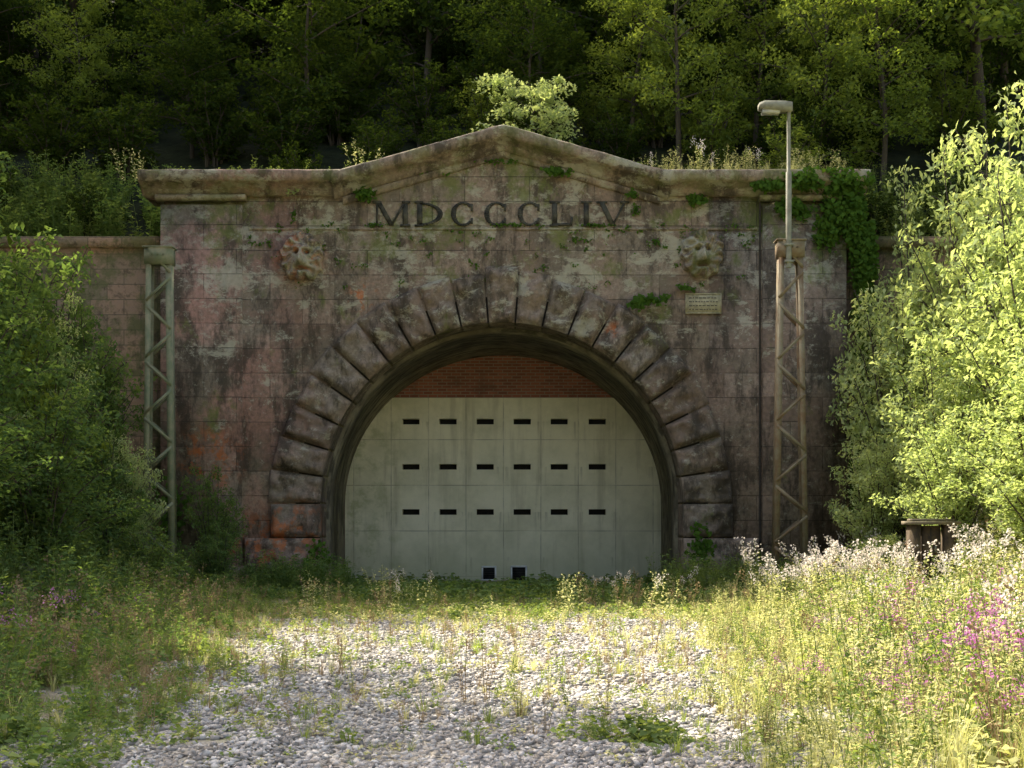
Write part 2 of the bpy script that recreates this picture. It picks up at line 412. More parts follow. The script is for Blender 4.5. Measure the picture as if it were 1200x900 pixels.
def prof_arch(rx,rz,n=48,zb=-.3):
    P=[(CX-rx,zb),(CX-rx,1.)]
    P+=[(CX-rx*math.cos(math.pi*i/n),SP+rz*math.sin(math.pi*i/n)) for i in range(n+1)]
    return P+[(CX+rx,1.),(CX+rx,zb)]
a=Acc(); rings=[]
for y,rx,rz in ((.10,4.275,4.275),(.86,4.27,4.27),(.88,4.19,4.18),(1.0,4.15,4.14),(1.6,4.15,4.12),(1.62,4.19,4.15),(2.6,4.19,4.1),(2.62,4.22,4.13),(3.4,4.22,4.06),(4.5,4.22,4.02)):
    rings.append([(x,y,z) for x,z in prof_arch(rx,rz)])
m=len(rings[0]); V=[p for r in rings for p in r]
a.add(V,[[j*m+i,j*m+i+1,(j+1)*m+i+1,(j+1)*m+i] for j in range(len(rings)-1) for i in range(m-1)],'lining',.5)
obj('tunnel_lining',a.mesh('tunnel_lining',False),portal)
YB=4.2; s2=1500/34.2
def bx(px): return (px-600)/s2
def bz(py): return 1.6+(610-py)/s2
slots=[]
for py in (494,547,600):
    for px in (481.5,525,568.5,612,655.5,700): slots.append((bx(px)-.23,bx(px)+.23,bz(py)-.075,bz(py)+.075))
vents=[(bx(573)-.2,bx(573)+.2,bz(672)-.2,bz(672)+.2),(bx(608)-.22,bx(608)+.22,bz(672)-.23,bz(672)+.21)]
a=Acc(); holes=slots
gx=sorted(set([-5.,5.]+[h[0] for h in holes[:6]]+[h[1] for h in holes[:6]])); gzz=sorted(set([-.3,4.88]+[v for h in holes for v in h[2:]]))
for x0,x1 in zip(gx[:-1],gx[1:]):
    for z0,z1 in zip(gzz[:-1],gzz[1:]):
        if any(h[0]-1e-4<=x0 and x1<=h[1]+1e-4 and h[2]-1e-4<=z0 and z1<=h[3]+1e-4 for h in holes):
            v=[[x0,YB,z0],[x1,YB,z0],[x1,YB,z1],[x0,YB,z1],[x0,YB+.3,z0],[x1,YB+.3,z0],[x1,YB+.3,z1],[x0,YB+.3,z1]]
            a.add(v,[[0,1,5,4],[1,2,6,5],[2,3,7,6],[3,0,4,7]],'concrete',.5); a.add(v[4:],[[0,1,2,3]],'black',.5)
        else: a.add([[x0,YB,z0],[x1,YB,z0],[x1,YB,z1],[x0,YB,z1]],[[0,1,2,3]],'concrete',.5)
a.add([[-5,YB,4.88],[5,YB,4.88],[5,YB+.3,4.88],[-5,YB+.3,4.88]],[[0,1,2,3]],'concrete',.5)
obj('concrete_bulkhead',a.mesh('concrete_bulkhead'),portal)
a=Acc(); a.add([[-5,YB+.12,4.8],[5,YB+.12,4.8],[5,YB+.12,7.2],[-5,YB+.12,7.2]],[[0,1,2,3]],'brick',.5)
obj('brick_infill',a.mesh('brick_infill'),portal)
a=Acc()
for x0,x1,z0,z1 in vents:
    w=.045
    box(a,x0,x1,YB-.05,YB+.02,z0,z0+w,'white');box(a,x0,x1,YB-.05,YB+.02,z1-w,z1,'white')
    box(a,x0,x0+w,YB-.048,YB+.02,z0+w,z1-w,'white');box(a,x1-w,x1,YB-.048,YB+.02,z0+w,z1-w,'white')
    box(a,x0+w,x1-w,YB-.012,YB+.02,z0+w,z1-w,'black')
    for q in range(1,5): 
        zz=z0+w+(z1-z0-2*w)*q/5; box(a,x0+w,x1-w,YB-.03,YB-.015,zz-.006,zz+.006,'mortar')
obj('bottom_vents',a.mesh('bottom_vents'),portal)
# letters
a=Acc(); cnt=[0]
LX=lambda px:(px-600)/50
def st(x0,z0,x1,z1,w,hw=None):
    cnt[0]+=1; yf=-.035-.0025*(cnt[0]%9)
    h=w/2
    a.add([[x0-h,yf,z0],[x0+h,yf,z0],[x0+h,.02,z0],[x0-h,.02,z0],[x1-h,yf,z1],[x1+h,yf,z1],[x1+h,.02,z1],[x1-h,.02,z1]],BOXF,'letters',.5)
def serif(x,z,w): st(x,z-.022,x,z+.022,w)
def arc(cx,cz,rx,rz,t0,t1,thick,thin):
    n=22
    for i in range(n):
        P=[]
        for t in (t0+(t1-t0)*i/n,t0+(t1-t0)*(i+1)/n):
            th=thin+(thick-thin)*abs(math.cos(t))
            for s in (0,1):
                P.append((cx+(rx-s*th)*math.cos(t),cz+(rz-s*thin*.9-s*(th-thin)*.2)*math.sin(t)))
        q=[P[0],P[2],P[3],P[1]]
        a.add([[p[0],-.035,p[1]] for p in q]+[[p[0],.02,p[1]] for p in q],BOXF,'letters',.5)
z0,z1=8.51,9.05
def lt(ch,pa,pb):
    xa,xb=LX(pa),LX(pb); w=xb-xa; T=.12; t=.05
    if ch=='M':
        st(xa+.1,z0,xa+.1,z1,t); st(xb-.12,z0,xb-.12,z1,T); st(xa+.14,z1,(xa+xb)/2,z0,T); st((xa+xb)/2,z0,xb-.14,z1,t)
        for x in (xa+.1,xb-.12): serif(x,z0,.24)
        serif(xa+.1,z1,.2);serif(xb-.1,z1,.2)
    if ch=='D':
        st(xa+.12,z0,xa+.12,z1,T); arc(xa+.12,(z0+z1)/2,w-.12,(z1-z0)/2,-math.pi/2,math.pi/2,T,t); serif(xa+.1,z0,.2);serif(xa+.1,z1,.2)
    if ch=='C':
        arc((xa+xb)/2+.03,(z0+z1)/2,w/2,(z1-z0)/2+.01,R(42),R(318),T,t); st(xb-.06,z1-.2,xb-.06,z1-.04,.05); st(xb-.06,z0+.04,xb-.06,z0+.17,.05)
    if ch=='L':
        st(xa+.14,z0,xa+.14,z1,T); st(xa+.3,z0,xa+.3,z0+.05,.4); serif(xa+.14,z1,.24); serif(xa+.12,z0,.2); st(xb-.06,z0,xb-.03,z0+.2,.05)
    if ch=='I':
        st((xa+xb)/2,z0,(xa+xb)/2,z1,T); serif((xa+xb)/2,z0,.25);serif((xa+xb)/2,z1,.25)
    if ch=='V':
        st(xa+.1,z1,(xa+xb)/2,z0,T); st((xa+xb)/2,z0,xb-.08,z1,t); serif(xa+.1,z1,.25); serif(xb-.08,z1,.2)
for ch,pa,pb in (('M',437,481),('D',486,519),('C',527,556),('C',566,595),('C',605,634),('L',643,672),('I',680,694),('V',700,736)): lt(ch,pa,pb)
obj('year_inscription',a.mesh('year_inscription'),portal)
def lion(name,cx,cz,seed):
    a=Acc(); n=72; V=[]; S=.58
    G=lambda x,y,cx,cy,sx,sy:math.exp(-((x-cx)/sx)**2-((y-cy)/sy)**2)
    for j in range(n+1):
        for i in range(n+1):
            u=(i/n*2-1)*1.15; v=(j/n*2-1)*1.15; r=math.hypot(u,v); t=math.atan2(v,u)
            edge=1.02+.05*math.sin(11*t+seed)+.03*math.sin(5*t)
            f=max(0,min(1,(edge-r)/.10)); f=f*f*(3-2*f)
            mane=.13+.07*math.sin(13*t+3*math.sin(r*6)+seed)*min(1,max(0,r*2-.6))
            h=mane*max(0,1-abs(r-.78)*1.1)+.14
            h+=.24*G(u,v,0,.05,.46,.58)+.20*G(u,v,0,-.16,.18,.34)+.14*G(u,v,0,-.30,.30,.15)
            h+=.10*(G(u,v,-.22,.30,.16,.08)+G(u,v,.22,.30,.16,.08))-.24*(G(u,v,-.21,.14,.12,.08)+G(u,v,.21,.14,.12,.08))
            h-=.32*G(u,v,0,-.50,.24,.07); h+=.13*G(u,v,0,-.68,.2,.1)+.05*G(u,v,0,.0,.08,.3)-.06*G(u,v,0,.45,.03,.2)
            h+=.14*(G(u,v,-.45,.58,.12,.12)+G(u,v,.45,.58,.12,.12))
            h+=.02*noise.noise(Vector((u*6,v*6,seed)))
            V.append((cx+u*S*.88,-.0-.95*h*f+.03,cz+v*S))
    m=n+1
    a.add(V,[[j*m+i,j*m+i+1,(j+1)*m+i+1,(j+1)*m+i] for j in range(n) for i in range(n)],'rock',.9)
    return obj(name,a.mesh(name,True))
lion('lion_head_relief',LX(355),(690-302)/50,1); lion('lion_head_relief.001',LX(822),(690-298)/50,4)
a=Acc(); px0,px1=LX(803),LX(845); pz0,pz1=(690-368)/50,(690-344)/50
box(a,px0,px1,-.05,.01,pz0,pz1,'plaque')
for q in (pz0,pz1-.025): box(a,px0+.003,px1-.003,-.065,-.05,q,q+.025,'plaque')
for q in (px0,px1-.025): box(a,q,q+.025,-.062,-.05,pz0+.027,pz1-.027,'plaque')
for k in range(4):
    zz=pz1-.11-k*.09; x=px0+.08
    while x<px1-.12:
        w=random.uniform(.03,.08); box(a,x,x+w,-.056,-.05,zz-.012,zz+.012,'plaque2'); x+=w+.025
obj('memorial_plaque',a.mesh('memorial_plaque'))
a=Acc(); tube(a,[(5.80,-.06,.5),(5.80,-.06,9.1)],[.022,.022],'mortar',8); obj('downpipe',a.mesh('downpipe'),portal)
for nm,x0,x1 in (('wing_wall',-24,XL-.02),('wing_wall.001',XR+.02,24)):
    a=Acc(); box(a,x0,x1,.35,1.1,-.3,8.05,'wing'); box(a,x0,x1,.18,1.2,8.053,8.3,'wing')
    obj(nm,a.mesh(nm))

# ---------------------------------------------------------------- masts
def mast(name,x,y,wb,wt,db,ht,mat):
    e=empty(name); a=Acc(); zb=gz(x,y)-.2
    C=lambda sx,sy,t:(x+sx*(wb+(wt-wb)*t)/2,y+sy*(db+(.8*db-db)*t)/2,zb+(ht-zb)*t)
    for sx in(-1,1):
        bar(a,C(sx,0,0),C(sx,0,1),.014,db*.9,mat,(0,1,0))
        for sy in(-1,1):
            p,q=np.array(C(sx,sy,0)),np.array(C(sx,sy,1)); bar(a,p-[sx*.05,0,0],q-[sx*.05,0,0],.115,.014,mat,(0,1,0))
    n=12
    for sy in(-1,1):
        for i in range(n):
            s=1 if (i%2)==0 else -1
            p=np.array(C(-s,sy,(i+.1)/n)); q=np.array(C(s,sy,(i+.95)/n)); off=np.array([0,sy*.018,0]); bar(a,p+off,q+off,.06,.008,mat,(0,1,0))
    obj('lattice_chords',a.mesh('chords'),e)
    a=Acc(); t=ht; box(a,x-wt/2-.04,x+wt/2+.04,y-db/2-.03,y+db/2+.03,t-.36,t-.02,mat); box(a,x-wt/2-.07,x+wt/2+.07,y-db/2-.06,y+db/2+.06,t-.02,t+.01,mat)
    for q in (-.12,.0,.12):
        tube(a,[(x+q,y-db/2-.05,t-.17),(x+q,y-db/2-.02,t-.17)],[.02,.02],mat,6)
    obj('head_plate',a.mesh('head_plate'),e)
    return e
mast('lattice_mast',-7.43,-3.,.66,.50,.26,7.35,'mast_g')
e=mast('lattice_mast_with_lamp',5.86,-3.,.74,.48,.26,7.5,'mast_b')
a=Acc(); lx=5.80
tube(a,[(lx,-3.17,6.9),(lx,-3.17,8.9),(lx,-3.17,8.92),(lx,-3.17,10.22)],[.06,.06,.04,.04],'lampm',10)
for z in (7.0,7.35): box(a,lx-.09,lx+.09,-3.24,-3.12,z,z+.05,'lampm')
obj('lamp_pole',a.mesh('lamp_pole',True),e)
a=Acc()
v=[]
for xx,hw,zt,zb_ in ((lx+.07,.07,10.36,10.17),(lx-.10,.12,10.37,10.16),(lx-.52,.14,10.37,10.20),(lx-.63,.11,10.33,10.22)):
    v+= [(xx,-3.17-hw,zb_),(xx,-3.17+hw,zb_),(xx,-3.17+hw*.85,zt),(xx,-3.17-hw*.85,zt)]
F=[[i*4+k,i*4+(k+1)%4,(i+1)*4+(k+1)%4,(i+1)*4+k] for i in range(3) for k in range(4)]+[[3,2,1,0],[12,13,14,15]]
a.add(v,F,'lampm',.5)
box(a,lx-.56,lx-.20,-3.27,-3.07,10.12,10.21,'lens')
obj('lamp_head',a.mesh('lamp_head'),e)
e=empty('trackside_cabinet'); a=Acc(); cx,cy=7.2,-8.0; zg=gz(cx,cy)
for dx in(-.30,.30):
    box(a,cx+dx-.09,cx+dx+.09,cy-.12,cy+.12,zg-.2,zg+1.28,'cab')
box(a,cx-.15,cx+.16,cy-.02,cy+.10,zg+.25,zg+1.26,'cab')  # middle panel added to stand in for the dark gap between posts
box(a,cx-.21,cx+.21,cy-.05,cy+.02,zg+.55,zg+.62,'cab')
obj('posts_and_gap_panel',a.mesh('posts'),e)
a=Acc(); box(a,cx-.45,cx+.45,cy-.2,cy+.2,zg+1.283,zg+1.34,'wcap'); box(a,cx-.36,cx+.36,cy-.16,cy+.16,zg+1.343,zg+1.38,'wcap')
box(a,cx-.02,cx+.0,cy-.03,cy-.022,zg+.65,zg+1.23,'mortar'); box(a,cx+.05,cx+.08,cy-.06,cy-.023,zg+.8,zg+.92,'lampm')
obj('cap_and_handle',a.mesh('cap'),e)

# ---------------------------------------------------------------- trees
def tree_mesh(name,h,cr,nl,lp,L,mat,seed,low=.18):
    rs=random.Random(seed); a=Acc()
    lean=np.array([rs.uniform(-.06,.06),rs.uniform(-.06,.06),1.])
    T=[lean*(h*.92*t)+np.array([.2*math.sin(t*5+seed),.2*math.cos(t*4),0]) for t in np.linspace(0,1,9)]
    T[0][2]-=.5
    r0=h*.013+.03
    tube(a,T,[r0*(1-.88*t) for t in np.linspace(0,1,9)],'bark',7)
    for i in range(nl):
        t=low+(.97-low)*(i+rs.random()*.8)/nl; b=lean*(h*.92*t); az=i*2.4+rs.uniform(-.6,.6)
        tt=(t-low)/(1-low)
        ln=cr*math.sqrt(max(.05,1-(tt*1.5-.6)**2))*rs.uniform(.55,1.25)+.2
        rise=.45+.6*tt
        d=np.array([math.cos(az),math.sin(az),0]); pts=[]
        for q in np.linspace(0,1,5): pts.append(b+d*ln*q+np.array([0,0,ln*(rise*q-.28*q*q)+.1*math.sin(q*6+i)]))
        tube(a,pts,[r0*.4*(1-t*.6)*(1-.85*q)+.006 for q in np.linspace(0,1,5)],'bark',4)
        for q in (.42,.72,1.0):
            c=b+d*ln*q+np.array([0,0,ln*(rise*q-.28*q*q)])
            for s in (-1,0,1):
                if q==1. and s!=0: continue
                pd=np.array([-d[1],d[0],0])*s*ln*.30*rs.uniform(.6,1.4)
                cc=c+pd+np.array([0,0,rs.uniform(-.5,.6)])
                if s: tube(a,[c-d*.2,cc],[.02,.006],'bark',3)
                rr=rs.uniform(.4,1.0)*cr/3.2
                cluster(a,cc,(rr,rr,rr*rs.uniform(.5,.95)),int(lp*rs.uniform(.5,1.4)*(.5+rr)),L,mat,tb=rs.uniform(.0,.5),up=.45)
    return a.mesh(name)
T_f=[tree_mesh('tree_f%d'%i,10+i%3,3.6,17,66,.24,'leaf_f',i+1) for i in range(4)]
T_b=[tree_mesh('tree_b%d'%i,9+i,3.2,16,62,.21,'leaf_fb',i+21) for i in range(3)]
T_l=[tree_mesh('tree_l',9,3.4,14,50,.32,'leaf_b',77)]  # sunlit sprays come from the pale leaf colour
T_s=[tree_mesh('tree_s%d'%i,16,3.5,9,44,.24,'leaf_d',91+i,.60) for i in range(2)]
def shrub_mesh(name,h,r,ns,lp,L,mat,seed,asp=.5):
    rs=random.Random(seed); a=Acc()
    for i in range(ns):
        az=i*2.4+rs.uniform(-.3,.3); sp=r*math.sqrt((i+.5)/ns)*rs.uniform(.8,1.15); hh=h*(1-.55*(sp/r)**2)*rs.uniform(.75,1.1)
        d=np.array([math.cos(az),math.sin(az),0]); n=8
        pt=lambda t:d*(.15+sp*(t**1.5))+np.array([.08*math.sin(t*7+i),.08*math.cos(t*6+i),hh*(1.25*t-.25*t**3)])
        tube(a,[pt(t)-np.array([0,0,.3 if t==0 else 0]) for t in np.linspace(0,1,n)],[.03*(1-.85*t)+.004 for t in np.linspace(0,1,n)],'bark',4)
        for j in range(11):
            t=.12+.88*(j+rs.random())/11; c=pt(min(t,1.))
            a2=rs.uniform(0,6.28); tl=rs.uniform(.3,.75)*(1.15-.5*t)*r/2; dd=np.array([math.cos(a2),math.sin(a2),rs.uniform(-.1,.5)])
            e_=c+dd*tl
            tube(a,[c,c+dd*tl*.5+[0,0,.04],e_],[.012,.008,.004],'bark',3)
            m=int(lp*rs.uniform(.6,1.3)); tt=rng.random((m,1))**.7; 
            pos=c+dd*tl*tt*1.15+rng.normal(size=(m,3))*np.array([.12,.12,.09])*r/2
            nn=rng.normal(size=(m,3))*.8; nn[:,2]=np.abs(nn[:,2])+.5; nn[:,1]-=.2
            leaves(a,pos,nn,L*(.6+.7*rng.random(m)),mat,np.clip(rs.uniform(0,.4)+.5*rng.random(m),0,1),asp)
    return a.mesh(name)
S_d=[shrub_mesh('shrub_d%d'%i,5,2.1,24,40,.14,'leaf_d',i+31) for i in range(3)]
S_b=[shrub_mesh('shrub_b%d'%i,5,2.1,24,46,.14,'leaf_b',i+41,.45) for i in range(3)]
S_f=[shrub_mesh('shrub_f%d'%i,3,1.7,14,26,.17,'leaf_f',i+51) for i in range(2)]
S_g=[shrub_mesh('shrub_g%d'%i,3,1.7,14,26,.16,'leaf_fb',i+61) for i in range(1)]
def inst(name,me,x,y,s,sz=None,parent=None,dz=0):
    o=bpy.data.objects.new(name,me); COL.objects.link(o)
    o.location=(x,y,H(x,y)-.05+dz); o.rotation_euler=(random.uniform(-.05,.05),random.uniform(-.05,.05),random.uniform(0,6.28))
    o.scale=(s,s,sz or s)
    if parent: o.parent=parent
    return o
forest=empty('forest')
rr=random.Random(5)
y=6.0
while y<31:
    x=-(14+.42*y)-rr.random()*3
    while x<12+.40*y:
        bright=rr.random()<(.55 if x>1 else .06)  # sunlit patches painted by choosing paler trees, mostly on the right
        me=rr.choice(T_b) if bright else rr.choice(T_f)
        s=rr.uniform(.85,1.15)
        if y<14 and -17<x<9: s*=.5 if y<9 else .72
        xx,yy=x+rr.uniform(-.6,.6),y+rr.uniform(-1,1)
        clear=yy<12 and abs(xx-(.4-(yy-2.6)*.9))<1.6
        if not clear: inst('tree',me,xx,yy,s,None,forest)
        x+=rr.uniform(3.2,4.6)*(.85 if y<10 else 1.)
    y+=4.2
y=2.2
while y<27:
    lim=12+.42*y; x=-lim
    while x<lim:
        q=rr.random(); me=S_g[0] if (q<.35 and x>-1 and y<8) else rr.choice(S_f)
        inst('bush',me,x,y+rr.uniform(-.5,.5),rr.uniform(.5,.95)*(.7 if y<3.5 else 1.)*(1.5 if y>7 else 1.),None,forest)
        x+=rr.uniform(1.6,2.6)*(1. if y<7 else 1.8)
    y+=2.1 if y<7 else 3.6
inst('sapling_tree',T_l[0],.5,2.4,.36,.33); inst('sapling_tree.001',T_b[1],9.6,3.0,.55,.55); inst('sapling_tree.002',T_b[2],4.6,4.6,.5,.6); inst('sapling_tree.003',T_b[0],8.0,3.6,.5,.62)
inst('sapling_tree.004',T_l[0],5.0,10.0,.6,.7); inst('sapling_tree.005',T_l[0],10.5,9.0,.55,.65); inst('sapling_tree.006',T_l[0],-2.0,13.0,.5,.6); inst('sapling_tree.007',T_l[0],2.6,17.0,.6,.75)
def put(name,me,lst):
    for i,(x,y,r,h) in enumerate(lst):
        inst(name if i==0 else '%s.%03d'%(name,i),me[i%len(me)],x,y,r/2.1,h/5.2)
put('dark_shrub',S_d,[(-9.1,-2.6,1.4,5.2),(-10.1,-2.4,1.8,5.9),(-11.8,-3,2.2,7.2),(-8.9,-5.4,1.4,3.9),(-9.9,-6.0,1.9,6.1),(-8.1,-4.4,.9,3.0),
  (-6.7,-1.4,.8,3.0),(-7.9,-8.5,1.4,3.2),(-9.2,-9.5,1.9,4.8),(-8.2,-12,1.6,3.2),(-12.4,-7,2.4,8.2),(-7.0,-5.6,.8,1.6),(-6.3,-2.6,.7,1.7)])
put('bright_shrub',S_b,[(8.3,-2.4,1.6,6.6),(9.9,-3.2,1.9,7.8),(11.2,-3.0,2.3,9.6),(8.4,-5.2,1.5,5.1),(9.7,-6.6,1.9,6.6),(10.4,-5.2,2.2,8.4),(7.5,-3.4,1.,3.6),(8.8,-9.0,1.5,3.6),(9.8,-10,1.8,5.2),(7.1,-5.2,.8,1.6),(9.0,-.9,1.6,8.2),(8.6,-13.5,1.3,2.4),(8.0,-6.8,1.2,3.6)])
inst('light_shrub',S_b[0],-7.9,-3.7,.36,.62); inst('light_shrub.001',S_b[1],-8.9,-7.6,.5,.5); inst('light_shrub.002',S_g[0],-8.9,-6.3,.7,1.3); inst('light_shrub.003',S_b[2],-9.4,-4.2,.5,.95)  # pale leaf colours paint lit accents among the left bushes
inst('deciduous_tree',T_f[0],-15.5,-3,.95); inst('deciduous_tree.001',T_f[1],-13.4,-9.5,1.2); inst('deciduous_tree.002',T_f[2],-12.2,-14.,1.1)
inst('deciduous_tree.003',T_f[0],14.8,-1,1.0); inst('deciduous_tree.004',T_s[0],-8.9,-12.2,1.0); inst('deciduous_tree.005',T_s[1],-7.6,-14.2,.95)
inst('deciduous_tree.006',T_s[1],-9.9,-16.8,.85)

# ---------------------------------------------------------------- ivy
ivy=Acc()
def patch(px,py,rx,rz,n,y=-.12,L=.13,depth=.12,mat='ivy',tb=.2):
    x=(px-600)/50; z=(690-py)/50
    d=nrmz(rng.normal(size=(n,3)))*(rng.random((n,1))**.5)
    k=np.array([[noise.noise(Vector((x+rx*q[0]*1.,z+rz*q[2],3.))*1)] for q in d*3])
    pos=np.array([x,y,z])+d*np.array([rx,depth,rz]); keep=(k[:,0]>-.25); pos=pos[keep]; m=len(pos)
    pos[:,2]-=rng.random(m)**3*rz*.6
    nn=rng.normal(size=(m,3))*.45+np.array([0,-1,.5]); u=rng.normal(size=(m,3))*.5+np.array([0,0,-1])
    leaves(ivy,pos,nn,L*(.5+.8*rng.random(m)),mat,np.clip(tb+.6*rng.random(m),0,1),.8,u)
patch(960,214,1.2,.24,1500,-.45,.13,.3); patch(985,245,.55,.75,1700,-.3,.13,.25); patch(1010,300,.35,1.2,1800,-.1,.13,.35); patch(1012,400,.35,1.8,1800,.0,.14,.35)
patch(1015,520,.45,1.8,1700,-.1,.14,.4); patch(965,270,.3,.5,400,-.22); patch(900,222,.5,.16,350,-.5); patch(930,244,.5,.3,350,-.25)
patch(765,352,.55,.13,170,-.25,.12); patch(745,358,.25,.12,90,-.3,.12); patch(800,338,.3,.1,60,-.12,.1)
patch(652,203,.42,.10,150,-.2,.12); patch(428,228,.28,.18,110,-.15,.12); patch(815,235,.3,.15,110,-.15,.12); patch(745,228,.25,.12,80,-.15,.1)
patch(345,225,.2,.12,45,-.2,.09,.1,'leaf_b'); patch(345,250,.08,.3,25,-.1,.08); patch(580,190,.7,.06,70,-.08,.08); patch(505,205,.5,.05,40,-.1,.08)
patch(600,264,.5,.04,50,-.05,.07,.04); patch(700,264,.5,.04,50,-.05,.07,.04); patch(440,264,.35,.05,40,-.05,.07,.04); patch(745,245,.12,.2,45,-.06,.08,.04)
for i in range(100):
    px=rr.uniform(290,900); py=rr.choice([rr.uniform(262,290),rr.uniform(262,350)]); patch(px,py,.12,.08,10,-.03,.06,.03)
patch(205,590,.5,.7,260,-.3,.12); patch(375,655,.35,.5,200,-.35,.12); patch(818,640,.4,.6,260,-.35,.12)
obj('ivy',ivy.mesh('ivy'))

# ---------------------------------------------------------------- herbs
def p_grass(n,h,mat,seed,w=.009):
    a=Acc(); rs=random.Random(seed)
    for i in range(n):
        az=rs.uniform(0,6.28); d=np.array([math.cos(az),math.sin(az),0]); b=d*rs.uniform(0,.1); hh=h*rs.uniform(.4,1.1); ln=rs.uniform(.1,.5)*hh
        s=np.array([-d[1],d[0],0]); P=[]
        for t in (0,.35,.7,1.):
            c=b+d*ln*t*t+np.array([0,0,hh*(t-.25*t*t*t)]); ww=w*(1-t*.85); P+= [c-s*ww,c+s*ww]
        a.add(P,[[0,1,3,2],[2,3,5,4],[4,5,7,6]],mat,rs.random())
    return a
def p_herb(h,nl,L,mat,seed,top=None,stem='leaf_g',nst=3,asp=.4,topn=30):
    a=Acc(); rs=random.Random(seed)
    for s in range(nst):
        az=rs.uniform(0,6.28); d=np.array([math.cos(az),math.sin(az),0]); hh=h*rs.uniform(.65,1.1); ln=rs.uniform(.05,.3)*hh; b=d*rs.uniform(0,.1)
        pt=lambda t:b+d*ln*t*t+np.array([0,0,hh*t])
        tube(a,[pt(0),pt(.5),pt(1)],[.007,.005,.003],stem,3,.6)
        m=nl; t=rng.random(m)**.8*(.85 if top else 1.); an=rng.random(m)*6.28; o=np.stack([np.cos(an),np.sin(an),rng.normal(size=m)*.3-.1],1)
        c=np.array([pt(q) for q in t])+o*L*(.6)*(1.1-.5*t[:,None])
        nn=np.stack([-o[:,0]*.3,-o[:,1]*.3,np.ones(m)],1)+rng.normal(size=(m,3))*.35
        leaves(a,c,nn,L*(1.15-.6*t)*(.7+.5*rng.random(m)),mat,np.clip(.1+.8*rng.random(m),0,1),asp,o)
        if top:
            k=topn; tt=.82+.22*rng.random(k); c=np.array([pt(q) for q in tt])+rng.normal(size=(k,3))*np.array([.04,.04,.02])*(1.4-(tt[:,None]-.8)*2.5)
            leaves(a,c,rng.normal(size=(k,3)),.028+.016*rng.random(k),top,rng.random(k),.8)
    return a
def p_low(n,L,mat,seed):
    a=Acc(); m=n; r=rng.random(m)*.25; an=rng.random(m)*6.28
    c=np.stack([np.cos(an)*r,np.sin(an)*r,.04+rng.random(m)*.28*(1.1-r*3)],1); nn=rng.normal(size=(m,3))*.4+np.array([0,0,1])
    leaves(a,c,nn,L*(.6+.7*rng.random(m)),mat,rng.random(m),.7); return a
PR={
 'grassg':[p_grass(24,.5,'leaf_g',i) for i in range(3)],
 'grassy':[p_grass(24,.65,'leaf_y',i+5) for i in range(3)],
 'grassd':[p_grass(18,.7,'dry',i+9,.006) for i in range(2)],
 'herbg':[p_herb(.9,24,.13,'leaf_g',i) for i in range(3)],
 'herbd':[p_herb(.9,26,.13,'leaf_d',i+3) for i in range(3)],
 'herby':[p_herb(.95,26,.10,'leaf_y',i+6) for i in range(3)],
 'pink':[p_herb(1.0,24,.10,'leaf_g',i+9,'pink',asp=.3,topn=18) for i in range(3)],
 'fluff':[p_herb(1.05,24,.10,'leaf_y',i+12,'fluff',asp=.3,topn=34) for i in range(3)],
 'dryh':[p_herb(.8,10,.07,'dry',i+15,'dry','dry',asp=.35,topn=16) for i in range(2)],
 'low':[p_low(34,.10,'leaf_g',i) for i in range(3)],
 'lowy':[p_low(34,.08,'leaf_y',i) for i in range(3)],
 'lowd':[p_low(34,.11,'leaf_d',i) for i in range(2)],
}
def scatter(acc,kind,pts,smin,smax):
    pts=np.array(pts,float)
    if len(pts)==0: return
    if pts.shape[1]==3: pts=np.c_[pts,np.ones(len(pts))]
    pr=PR[kind]; which=rng.integers(0,len(pr),len(pts))
    for w,p in enumerate(pr):
        P=pts[which==w]; k=len(P)
        if not k: continue
        v,f,m,t=p.arrays(); mm=np.array([acc.mi(q) for q in p.mats])[m]
        an=rng.random(k)*6.28; c,s=np.cos(an),np.sin(an); sc_=(smin+(smax-smin)*rng.random(k)**1.3)*P[:,3]; tx,ty=rng.normal(size=k)*.12,rng.normal(size=k)*.12
        X=(v[None,:,0]*c[:,None]-v[None,:,1]*s[:,None]); Y=(v[None,:,0]*s[:,None]+v[None,:,1]*c[:,None]); Z=np.broadcast_to(v[None,:,2],X.shape)
        X=X+Z*tx[:,None]; Y=Y+Z*ty[:,None]
        V=np.stack([X,Y,Z],2)*sc_[:,None,None]+P[:,None,:3]
        F=(f[None]+ (np.arange(k)*len(v))[:,None,None]).reshape(-1,4)
        acc.add(V.reshape(-1,3),F,np.tile(mm,k),np.clip(np.tile(t,k)+np.repeat(rng.normal(size=k)*.15,len(f)),0,1))
def rightedge(y): return 1.3+max(0,(y+23))*.13+.5*nz(0,y,.4,2)
def leftedge(y): return -2.5-max(0,(y+22))*.10-.4*nz(5,y,.4,2)
def pts(n,x0,x1,y0,y1,mode=None,grow=.30,lo=.38,nt=0.,off=0.,cond=None):
    out=[]; tries=0
    while len(out)<n and tries<n*10:
        tries+=1
        x=rr.uniform(x0,x1); y=rr.uniform(y0,y1); s=1.
        if mode:
            d=(x-rightedge(y)) if mode=='R' else (leftedge(y)-x)
            d-=off
            if d<0: continue
            s=min(1.,lo+grow*d)
        if cond and not cond(x,y): continue
        if nz(x,y,.9,8)<nt-.35+rr.random()*.45-.3: continue
        out.append((x,y,H(x,y)-.03,s))
    return out
infr=lambda x,y: abs(x)<(y+30)*.43+.6
u=Acc()
scatter(u,'grassy',pts(1200,1,10,-23,-5,'R',cond=infr),.5,1.15)
scatter(u,'herby',pts(900,1,10,-23,-4,'R',cond=infr),.5,1.15)
scatter(u,'lowy',pts(650,1,9,-23,-7,'R',off=-.6,cond=infr),.6,1.3)
scatter(u,'fluff',pts(150,2,10,-19,-3,'R',off=1.3,cond=infr),.7,1.3)
